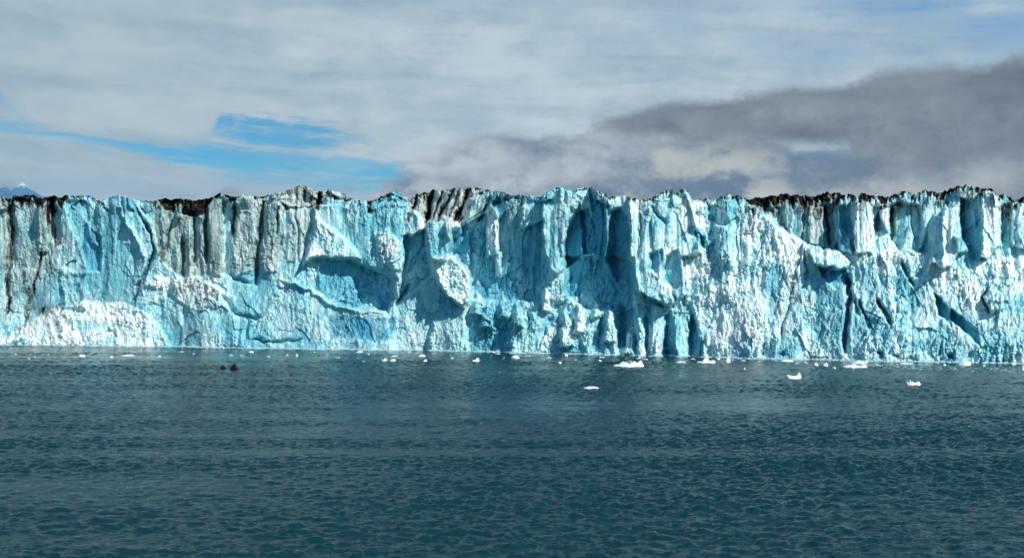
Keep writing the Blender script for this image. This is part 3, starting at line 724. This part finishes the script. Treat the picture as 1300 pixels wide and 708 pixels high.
BIG = [
 (799, 464.5, 50, 7.5, [(-0.25, 0.9, 0.25), (0.2, 1.0, 0.25), (0.6, 0.9, 0.25), (-0.7, 0.35, 0.3)], 'largest flat white ice floe with a lumpy top, below the blue hollow of the cliff'),
 (750.5, 492.5, 25, 3.5, [(0, 0.9, 0.7)], 'low white floe alone nearest to the viewer, in open water left of centre-right'),
 (896, 460, 32, 7, [(0.0, 1.0, 0.3), (0.5, 0.5, 0.3), (-0.6, 0.3, 0.3)], 'white floe with a small peak in its middle, just left of the upright ice block'),
 (924, 459.5, 9, 9.5, [(0.1, 1.0, 0.75)], 'upright white block of ice taller than wide near the cliff foot'),
 (865, 460, 18, 2.2, [(0, 0.9, 0.7)], 'thin flat strip of ice left of the small-peaked floe'),
 (1007, 480, 25, 8, [(-0.5, 0.8, 0.32), (0.5, 1.0, 0.4), (0, 0.55, 1.2)], 'white floe with two separate humps joined by a low bar'),
 (1159, 488, 25, 8, [(-0.7, 0.8, 0.16), (-0.35, 1.0, 0.14), (0.0, 0.75, 0.2), (0.5, 0.6, 0.35)], 'jagged white floe with spiky left end, nearest on the right side'),
 (1085, 466, 38, 5.5, [(-0.2, 0.9, 0.5), (0.6, 1.0, 0.3)], 'long white floe in front of another long floe on the right'),
 (1089, 460.5, 30, 5, [(0.1, 0.8, 0.4), (0.75, 1.0, 0.2)], 'long white floe lying close behind a longer one on the right'),
 (1036, 464, 7, 5, [(0, 1.0, 0.7)], 'small round white ice lump, left one of a close pair'),
 (1048, 464.5, 9, 6, [(0.2, 1.0, 0.5), (-0.4, 0.6, 0.3)], 'small pointed white ice lump, right one of a close pair'),
 (1059, 467.5, 6, 3, [(0, 1.0, 0.7)], 'tiny white ice lump left of the long double floes'),
 (999, 458.5, 21, 3, [(0, 0.8, 0.8)], 'thin pale floe close to the cliff above the two-humped floe'),
 (1225, 463, 19, 4.5, [(0.2, 1.0, 0.7)], 'rounded white floe close under the far right cliff'),
 (1299, 470, 6, 7.5, [(0, 1.0, 0.7)], 'white ice lump cut by the right edge of the photo'),
 (1151, 461.5, 24, 2.2, [(0, 0.8, 0.8)], 'thin pale ice strip under the right cliff between two floes'),
 (604, 458.5, 12, 7, [(0.35, 1.0, 0.4), (-0.5, 0.35, 0.4)], 'small white floe with a peak on its right, left of centre'),
 (583, 444.6, 13, 3.5, [(0, 1.0, 0.9)], 'small white floe touching the cliff foot left of centre'),
 (499, 458.5, 11, 4, [(0, 1.0, 0.7)], 'small white floe right of a close greyish one, under the left-centre cliff'),
 (488, 457.5, 10, 4.5, [(0.2, 1.0, 0.4)], 'small greyish floe left of a close white one'),
 (540, 459, 6, 4, [(0, 1.0, 0.7)], 'tiny bright ice lump below a thin floe'),
 (536, 452, 11, 2.5, [(0, 1.0, 0.7)], 'thin bright floe above a tiny ice lump'),
 (654, 454, 14, 3.5, [(0, 1.0, 0.6)], 'pale low floe near the cliff foot at mid picture'),
 (719, 451.5, 6, 3, [(0, 1.0, 0.7)], 'tiny bright floe close to the foot of the shaded ice hollow'),
 (104, 452, 11, 2.6, [(0, 1.0, 0.8)], 'bright flat floe, leftmost of the white ones'),
 (162, 451.2, 21, 1.8, [(0, 0.9, 0.9)], 'long thin line of ice below the white rubble slope'),
]
for k, (px, py, w, h, lm, lab) in enumerate(BIG):
    berg('ice_floe', px, py, w, h, 40 + k, lm, lab, 'ice floe', M_BERG, 'ice floes drifting below the glacier')

SMALL = [(142, 453.5, 7, 1.6), (230, 447, 8, 1.8), (246, 449.5, 5, 1.8), (203, 452.5, 4, 1.4), (294, 451.5, 8, 2), (308, 451.5, 10, 1.2), (319, 447.5, 9, 2), (37, 455.5, 6, 1.4), (44, 453.5, 4, 1.2),
 (284, 442.3, 3, 1.6), (340, 452.5, 8, 1.2), (364, 451.5, 6, 2), (377, 451.5, 5, 2), (429, 454, 9, 1.2), (416, 450.5, 6, 1.3), (456, 446.8, 12, 1.4), (468, 450.2, 5, 2), (462, 459, 7, 1.3),
 (500, 452.5, 10, 1.4), (520, 447.5, 10, 1.6), (632, 449.5, 9, 2), (626, 447.2, 6, 1.2), (640.5, 454, 4, 1.2), (697, 454.5, 9, 1.8), (710, 460.8, 8, 2), (730, 457, 5, 1.5), (764, 453.8, 10, 1.8),
 (762, 458, 6, 1.5), (800, 459, 8, 1.8), (819, 456.5, 9, 2), (811, 454.8, 8, 1.6), (879, 456, 8, 2), (943, 458, 10, 1.8), (945, 468.5, 3, 2), (1114, 463.8, 12, 1.6), (1023, 461, 7, 2),
 (1199, 463.6, 5, 1.8), (1176, 463, 9, 1.5), (1271, 461, 16, 2), (1287, 462.5, 8, 1.8), (985, 457.8, 4, 1.8), (930, 456.8, 6, 1.4), (62, 451, 5, 1.2), (20, 450, 4, 1.2), (399, 447, 5, 1.2), (574, 455, 5, 1.4), (672, 452, 5, 1.4), (748, 456, 4, 1.4), (912, 456, 6, 1.6), (1010, 461.6, 6, 1.6), (1140, 466, 7, 1.4), (1250, 464.5, 7, 1.5)]
for k, (px, py, w, h) in enumerate(SMALL):
    berg('ice_fragment', px, py, w, h * 1.15, 140 + k, [(random.uniform(-0.3, 0.3), 1.0, random.uniform(0.5, 0.9))],
         'tiny low scrap of pale ice floating on the dark water near the cliff foot', 'ice fragment', M_BERGG if k % 3 else M_BERG, 'tiny ice scraps scattered along the cliff foot')

# brash: countless chips drifting in bands, and the pale slush line against the cliff
def chips(name, spots, mat):
    vs = []; qs = []; n0 = 0
    for (px, py, w, h) in spots:
        x, y = on_water(px, py); sc = y / FPX
        W = w * sc / 2; D = W * random.uniform(0.6, 1.3); hh = h * sc
        a = random.random() * 3; c, s = math.cos(a), math.sin(a)
        base = [(-1, -1, -0.3), (1, -1, -0.3), (1, 1, -0.3), (-1, 1, -0.3), (-0.6, -0.5, 1), (0.7, -0.6, 0.7), (0.5, 0.6, 1.1), (-0.6, 0.5, 0.8)]
        for bx, by, bz in base:
            bx *= random.uniform(0.7, 1.1); by *= random.uniform(0.7, 1.1); bz *= random.uniform(0.7, 1.2)
            vs.append((x + (bx * c - by * s) * W, y + (bx * s + by * c) * D, bz * hh))
        for f in ((4, 5, 6, 7), (0, 1, 5, 4), (1, 2, 6, 5), (2, 3, 7, 6), (3, 0, 4, 7), (0, 3, 2, 1)):
            qs.append([n0 + i for i in f])
        n0 += 8
    return mesh_np(name, vs, qs, mat)
sp = []
rs = random.Random(5)
for _ in range(420):
    px = rs.uniform(1070, 1300); yc = 462 + (px - 1070) * 0.035 + rs.gauss(0, 1.9)
    if yc < np.interp(px, WLX, WLY) + 1.2: continue
    sp.append((px, yc, rs.uniform(0.8, 3.2), rs.uniform(0.25, 0.6)))
for _ in range(420):
    px = rs.uniform(-40, 1340); yc = np.interp(px, WLX, WLY) + 1.5 + abs(rs.gauss(0, 6.5))
    sp.append((px, yc, rs.uniform(0.7, 2.2), rs.uniform(0.2, 0.5)))
tag(chips('brash_ice', sp, M_BERGG), 'scattered chips of brash ice drifting along the cliff foot', 'brash ice', kind='stuff')

# slush band hugging the foot of the wall
xs_ = np.arange(-145, 1445, 1.0)
gy_base = np.interp(xs_, WLX, WLY)
rb = []
# nearest wall point just above water for every column
for xq in xs_:
    c = min(NXC - 1, colidx(xq))
    zc = VZ[:, c]; r_ = int(np.argmin(np.abs(zc - 0.3)))
    rb.append(DEP[r_, c])
rb = np.array(rb)
rb = np.minimum.reduce([np.roll(rb, s) for s in (-2, -1, 0, 1, 2)])
wd_ = (1.8 + 1.6 * fbm(xs_ / 18, xs_ * 0, 300, 3)) * 1.0
NS = 7
sv = []
for j in range(NS):
    t = j / (NS - 1)
    dep = rb + 2.5 - (2.5 + np.maximum(0.4, wd_)) * t
    zz = 0.30 + 0.55 * (1 - t) + 0.20 * facet(xs_ / 2.0, xs_ * 0 + j, 301) - 0.7 * sstep(0.75, 1.0, np.array(t))
    sv.append(np.stack([(xs_ - CX) / FPX * dep, dep, zz], -1))
sv = np.stack(sv, 0)
tag(mesh_np('slush_ice', sv.reshape(-1, 3), grid_quads(NS, len(xs_))[:, ::-1], M_BERGG), 'thin pale line of slush ice along the waterline of the cliff', 'slush ice', kind='stuff')

# ------------------------------------------------------------------ two black lumps
def black_lump(px, py, w, h, prof, seed, label):
    x, y = on_water(px, py); sc = y / FPX; W = w * sc / 2; Hh = h * sc
    n = 24; u = np.linspace(-1, 1, n); U, V_ = np.meshgrid(u, np.linspace(-1, 1, 15))
    pr = np.interp(U + 0.12 * V_, [p[0] for p in prof], [p[1] for p in prof])
    Z = pr * Hh * np.clip(1 - np.abs(V_) ** 2.4, 0, 1) ** 0.7 * (0.92 + 0.12 * facet(U * 3 + seed, V_ * 2, seed)) - 0.12
    top_ = np.stack([U * W, V_ * W * 0.5, Z], -1).reshape(-1, 3)
    botv = top_.copy(); botv[:, 2] = -0.35; botv[:, :2] *= 0.9
    q = grid_quads(15, n); nn = len(top_)
    a = np.arange(nn).reshape(15, n)
    ring = np.concatenate([a[0, :], a[1:, -1], a[-1, -2::-1], a[-2:0:-1, 0]])
    side = np.array([[ring[i], ring[(i + 1) % len(ring)], nn + ring[(i + 1) % len(ring)], nn + ring[i]] for i in range(len(ring))])
    o = mesh_np('black_ice_lump', np.concatenate([top_, botv]), np.concatenate([q, q[:, ::-1] + nn, side]), M_DARK)
    o.location = (x, y, 0); tag(o, label, 'ice lump', 'pair of black lumps afloat')
    return o
black_lump(283.5, 468.3, 10, 6.0, [(-1, 0.1), (-0.6, 0.5), (-0.2, 1.0), (0.2, 0.7), (0.6, 0.45), (1, 0.1)], 5, 'low black lump afloat with a sloping back, left of a taller black one')
black_lump(297, 469.3, 11, 11.0, [(-1, 0.02), (-0.75, 0.5), (-0.45, 0.55), (-0.2, 0.72), (0.0, 1.0), (0.25, 0.82), (0.6, 0.5), (1, 0.15)], 9, 'taller black pointed lump afloat, right of a low black one')

# ------------------------------------------------------------------ far snowy mountain at the left edge
def mountain():
    Y = 9000.0
    m, nt, b = material('mountain_rock_and_snow')
    geo = nt.new('ShaderNodeNewGeometry')
    n = nt.noise(geo.outputs['Position'], 0.004, 8, 0.65)
    sx = nt.new('ShaderNodeSeparateXYZ'); nt.put(sx.inputs[0], geo.outputs['Position'])
    f = nt.math('ADD', nt.math('MULTIPLY', nt.math('SUBTRACT', sx.outputs[2], 838.0), 0.012), nt.math('MULTIPLY', nt.math('SUBTRACT', n, 0.5), 5.0))
    nt.put(b.inputs['Base Color'], nt.mix(nt.ramp(f, 0.0, 0.5), (0.05, 0.15, 0.27), (0.38, 0.48, 0.54)))  # distance haze painted into rock and snow as a blue tint
    b.inputs['Roughness'].default_value = 0.9
    pr = [(-260, 252), (-200, 225), (-150, 238), (-90, 222), (-50, 236), (-20, 232), (0, 238), (8, 236), (16, 241), (22, 238), (29, 230), (34, 236), (42, 240), (52, 246), (62, 250), (80, 258), (120, 270), (170, 300)]
    px = np.linspace(-260, 170, 220); top_ = np.interp(px, [p[0] for p in pr], [p[1] for p in pr]) + 1.2 * facet(px / 7, px * 0, 400)
    dep = np.concatenate([np.linspace(-2200, 0, 30), np.linspace(60, 2000, 20)])
    hz = CAMH + (HOR - top_) / FPX * Y
    D_, Hz = np.meshgrid(dep, hz, indexing='ij'); Xg = np.repeat(((px - CX) / FPX * Y)[None, :], len(dep), 0)
    fall = np.clip(1 - np.abs(D_) / 2200, 0, 1) ** 0.85
    Z = Hz * fall + (fbm(Xg / 260, D_ / 400, 401, 4) * 120 + facet(Xg / 120, D_ / 200, 402) * 50) * sstep(0, 500, np.abs(D_)) - 8
    o = mesh_np('mountain', np.stack([Xg, Y + D_, Z], -1).reshape(-1, 3), grid_quads(len(dep), len(px)), m)
    tag(o, 'distant blue mountain with a snowy peak behind the left end of the glacier', 'mountain', kind='structure')
mountain()

# ------------------------------------------------------------------ sky and light
SUN_EL, SUN_AZ = R(39), math.atan2(0.69, -0.72)      # direction towards the sun, azimuth from +Y towards +X
world = bpy.data.worlds.new('World'); scene.world = world; world.use_nodes = True
wt = NT(world.node_tree)
bg = world.node_tree.nodes['Background']; bg.inputs[1].default_value = 0.1
sky = wt.new('ShaderNodeTexSky', sky_type='NISHITA'); sky.sun_disc = False
sky.sun_elevation = SUN_EL; sky.sun_rotation = SUN_AZ; sky.altitude = 10; sky.air_density = 1.0; sky.dust_density = 0.3; sky.ozone_density = 2.0
tc = wt.new('ShaderNodeTexCoord'); sp_ = wt.new('ShaderNodeSeparateXYZ'); wt.put(sp_.inputs[0], tc.outputs['Generated'])
dx_, dy_, dz_ = sp_.outputs
az = wt.math('ARCTAN2', dx_, dy_)
hor = wt.math('SQRT', wt.math('ADD', wt.math('MULTIPLY', dx_, dx_), wt.math('MULTIPLY', dy_, dy_)))
el = wt.math('ARCTAN2', dz_, hor)
u_ = wt.math('ADD', wt.math('MULTIPLY', az, 1.165), 0.5)        # 0..1 over the picture's width of sky (then on round the horizon)
v_ = wt.math('MULTIPLY', el, 4.3)                                # about 0.36 at the rim, 1.05 at the top of the view
bv = wt.vec(u_, v_)
c = lambda n, k: wt.math('MULTIPLY', wt.math('SUBTRACT', n, 0.5), k)
# slow warps
w1 = wt.noise(wt.vec(wt.math('MULTIPLY', u_, 2.2), wt.math('MULTIPLY', v_, 2.6), 1.3), 1.0, 7, 0.55)
w2 = wt.noise(wt.vec(wt.math('MULTIPLY', u_, 8.0), wt.math('MULTIPLY', v_, 4.6), 7.7), 1.0, 8, 0.6)
w3 = wt.noise(wt.vec(wt.math('ADD', wt.math('MULTIPLY', u_, 3.2), c(w2, 0.9)), wt.math('ADD', wt.math('MULTIPLY', v_, 7.5), wt.math('ADD', wt.math('MULTIPLY', u_, 1.2), c(w1, 2.5))), 3.1), 1.0, 9, 0.58)   # stretched cirrus
w4 = wt.noise(wt.vec(wt.math('MULTIPLY', u_, 24.0), wt.math('MULTIPLY', v_, 10.0), 5.1), 1.0, 6, 0.6)
K = 10.0       # background strength is 0.1
def C(r, g, b):   # display colour to sky radiance
    f = lambda s: ((s / 255 + 0.055) / 1.055) ** 2.4 * K
    return (f(r), f(g), f(b))
def Y2V(y): return math.atan((HOR - y) / FPX) * 4.3
def bandmask(topc, botc, soft_t, soft_b, nz_t, nz_b):
    t = wt.curve(u_, [(x / 1300, Y2V(y)) for x, y in topc]); b_ = wt.curve(u_, [(x / 1300, Y2V(y)) for x, y in botc])
    mt = wt.ramp(wt.math('SUBTRACT', wt.math('ADD', t, nz_t), v_), -soft_t, soft_t)
    mb = wt.ramp(wt.math('SUBTRACT', v_, wt.math('ADD', b_, nz_b)), -soft_b, soft_b)
    return wt.math('MULTIPLY', mt, mb)
# long torn wisps and round billows
wq_ = wt.noise(wt.vec(wt.math('ADD', wt.math('MULTIPLY', u_, 7.0), wt.math('ADD', c(w2, 1.6), wt.math('MULTIPLY', v_, -4.0))), wt.math('ADD', wt.math('MULTIPLY', v_, 24.0), wt.math('ADD', wt.math('MULTIPLY', u_, 5.0), c(w1, 6.0))), 2.2), 1.0, 10, 0.64)
vo = wt.new('ShaderNodeTexVoronoi', feature='SMOOTH_F1'); vo.inputs['Scale'].default_value = 1.0; vo.inputs['Smoothness'].default_value = 0.8
wt.put(vo.inputs['Vector'], wt.vec(wt.math('ADD', wt.math('MULTIPLY', u_, 19.0), c(w4, 1.8)), wt.math('ADD', wt.math('MULTIPLY', v_, 8.0), c(w2, 1.6)), 0.0))
puff = wt.math('ADD', wt.math('MULTIPLY', wt.math('SUBTRACT', 0.55, vo.outputs['Distance']), 0.9), wt.math('ADD', c(w4, 0.9), c(wt.noise(wt.vec(wt.math('MULTIPLY', u_, 60.0), wt.math('MULTIPLY', v_, 22.0), 1.0), 1.0, 8, 0.62), 0.5)))
blue_sky = wt.mix(1.0, sky.outputs[0], (0.27, 0.67, 0.88), 'MULTIPLY')
# high veil cloud
lum = wt.math('ADD', wt.math('ADD', c(w3, 0.9), wt.math('ADD', c(w2, 0.9), wt.math('ADD', c(w4, 0.35), c(wq_, 0.2)))), 0.52)
veil = wt.mix(wt.ramp(lum, 0.1, 0.9), C(140, 170, 193), C(197, 212, 220))
left_grey = wt.ramp(u_, 0.05, 0.55, 1.0, 0.0)
veil = wt.mix(wt.math('MULTIPLY', left_grey, 0.45), veil, C(150, 176, 188))
# bluer thin veil towards the top right
tr = wt.math('MULTIPLY', wt.ramp(u_, 0.45, 1.0), wt.ramp(v_, 0.62, 1.0))
veil = wt.mix(wt.math('MULTIPLY', tr, wt.ramp(wt.math('ADD', w3, c(w1, 0.8)), 0.38, 0.66)), veil, C(105, 158, 202))
topb = wt.ramp(v_, 0.95, 1.15)
veil = wt.mix(wt.math('MULTIPLY', topb, 0.55), veil, C(125, 160, 192))
col = veil
# open blue gaps
g1 = bandmask([(-200, 158), (0, 170), (150, 184), (250, 188), (300, 192), (380, 198), (440, 204), (490, 208), (545, 210), (565, 236), (700, 262), (1300, 262)],
              [(-200, 178), (0, 181), (100, 190), (180, 200), (250, 212), (300, 221), (350, 230), (480, 241), (545, 243), (565, 245), (700, 270), (1300, 270)], 0.022, 0.034,
              wt.math('ADD', c(w4, 0.05), c(wq_, 0.16)), wt.math('ADD', c(w3, 0.06), c(wq_, 0.16)))
g2 = bandmask([(-200, 200), (200, 200), (270, 176), (290, 150), (330, 153), (380, 158), (430, 169), (470, 184), (520, 210), (1300, 230)],
              [(-200, 195), (200, 195), (262, 176), (296, 170), (320, 178), (360, 187), (400, 185), (440, 179), (470, 184), (520, 205), (1300, 225)], 0.024, 0.034,
              wt.math('ADD', c(w4, 0.10), c(wq_, 0.22)), wt.math('ADD', c(w4, 0.06), c(wq_, 0.26)))
g0 = bandmask([(-200, 120), (-40, 128), (10, 136), (40, 150), (60, 170), (1300, 180)], [(-200, 140), (-40, 150), (10, 147), (40, 152), (60, 172), (1300, 190)], 0.02, 0.02, c(wq_, 0.15), c(wq_, 0.15))
gap = wt.math('MAXIMUM', wt.math('MAXIMUM', g1, g2), wt.math('MULTIPLY', g0, 0.8))
gap = wt.math('MULTIPLY', gap, wt.ramp(wt.math('ADD', wt.math('MULTIPLY', wq_, 0.6), wt.math('MULTIPLY', w3, 0.4)), 0.44, 0.70, 1.0, 0.6))
col = wt.mix(wt.math('MULTIPLY', gap, 0.97), col, blue_sky)
# pale haze bank low on the left
low = wt.math('MULTIPLY', wt.ramp(wt.math('ADD', v_, c(w1, 0.12)), 0.36, 0.47, 1.0, 0.0), wt.ramp(u_, 0.30, 0.42, 1.0, 0.0))
col = wt.mix(wt.math('MULTIPLY', low, 0.5), col, C(150, 180, 205))
# grey cumulus, centre
cum = bandmask([(0, 262), (470, 258), (490, 232), (530, 214), (580, 188), (640, 172), (700, 176), (760, 184), (820, 188), (870, 180), (930, 182), (1000, 190), (1300, 205)],
               [(0, 400), (470, 300), (1300, 300)], 0.03, 0.05, wt.math('ADD', c(w2, 0.14), wt.math('MULTIPLY', puff, 0.10)), 0.0)
cumc = wt.mix(wt.ramp(wt.math('ADD', c(w2, 1.0), wt.math('ADD', c(w1, 0.8), wt.math('ADD', puff, 0.35))), 0.0, 1.0), C(106, 130, 155), C(184, 197, 206))
col = wt.mix(cum, col, cumc)
# cream light under the dark bank
cr = wt.math('MULTIPLY', bandmask([(0, 262), (760, 250), (820, 215), (860, 182), (950, 186), (1020, 196), (1060, 210), (1120, 240), (1300, 240)], [(0, 300), (1300, 300)], 0.05, 0.05, c(w2, 0.12), 0.0),
             wt.ramp(wt.math('ADD', puff, c(w2, 1.0)), -0.15, 0.4))
col = wt.mix(wt.math('MULTIPLY', cr, 0.7), col, C(184, 190, 187))
# dark bank, right
dk = bandmask([(-100, 250), (650, 222), (760, 165), (790, 150), (830, 140), (900, 132), (1000, 125), (1100, 114), (1200, 103), (1300, 92), (1500, 85)],
              [(-100, 240), (650, 205), (760, 168), (800, 176), (850, 182), (950, 188), (1050, 202), (1150, 212), (1300, 214), (1500, 220)], 0.03, 0.055, wt.math('ADD', wt.math('MULTIPLY', puff, 0.09), c(w2, 0.08)), wt.math('ADD', wt.math('MULTIPLY', puff, -0.10), c(w2, 0.16)))
dkc = wt.mix(wt.ramp(wt.math('ADD', wt.math('ADD', c(w2, 1.2), wt.math('MULTIPLY', puff, 0.7)), 0.4), 0.0, 1.0), C(99, 113, 131), C(141, 154, 167))
col = wt.mix(wt.math('MULTIPLY', dk, 0.96), col, dkc)
# below the rim of the right side stays grey
rg = wt.math('MULTIPLY', wt.ramp(u_, 0.72, 0.9), wt.ramp(v_, 0.36, 0.5, 1.0, 0.0))
col = wt.mix(wt.math('MULTIPLY', rg, 0.75), col, wt.mix(wt.ramp(wt.math('ADD', puff, c(w2, 1.0)), -0.4, 0.5), C(122, 136, 150), C(168, 178, 184)))
# the rest of the dome: broken cloud with blue between
cl = wt.noise(wt.vec(wt.math('MULTIPLY', dx_, 2.0), wt.math('MULTIPLY', dy_, 2.0), wt.math('MULTIPLY', dz_, 3.0)), 1.0, 6, 0.6)
dome = wt.mix(wt.ramp(cl, 0.45, 0.75), wt.mix(1.0, sky.outputs[0], (0.34, 0.78, 1.0), 'MULTIPLY'), C(125, 160, 185))
off_ = wt.math('MAXIMUM', wt.ramp(v_, 1.15, 1.6), wt.ramp(wt.math('ABSOLUTE', az), 0.6, 0.9))
col = wt.mix(off_, col, dome)
wt.put(bg.inputs[0], col)

sun = bpy.data.lights.new('sun', 'SUN'); sun.energy = 5.0; sun.angle = R(0.6); sun.color = (1.0, 0.955, 0.88)
so = bpy.data.objects.new('sun', sun); COL.objects.link(so)
from mathutils import Vector
sd = Vector((math.sin(SUN_AZ) * math.cos(SUN_EL), math.cos(SUN_AZ) * math.cos(SUN_EL), math.sin(SUN_EL)))
so.rotation_euler = sd.to_track_quat('Z', 'Y').to_euler(); so.location = (0, 0, 200)

cam = bpy.data.cameras.new('camera'); co = bpy.data.objects.new('camera', cam); COL.objects.link(co)
cam.sensor_width = 36; cam.sensor_fit = 'HORIZONTAL'; cam.lens = FPX / 1300 * 36
co.location = (0, 0, CAMH); co.rotation_euler = (R(90), 0, 0)
cam.shift_y = (HOR - 354) / 1300.0
cam.clip_start = 1; cam.clip_end = 60000
scene.camera = co

scene.view_settings.view_transform = 'Standard'; scene.view_settings.look = 'None'
scene.view_settings.exposure = 0.0; scene.view_settings.gamma = 1
scene.render.resolution_x = 1024; scene.render.resolution_y = 557
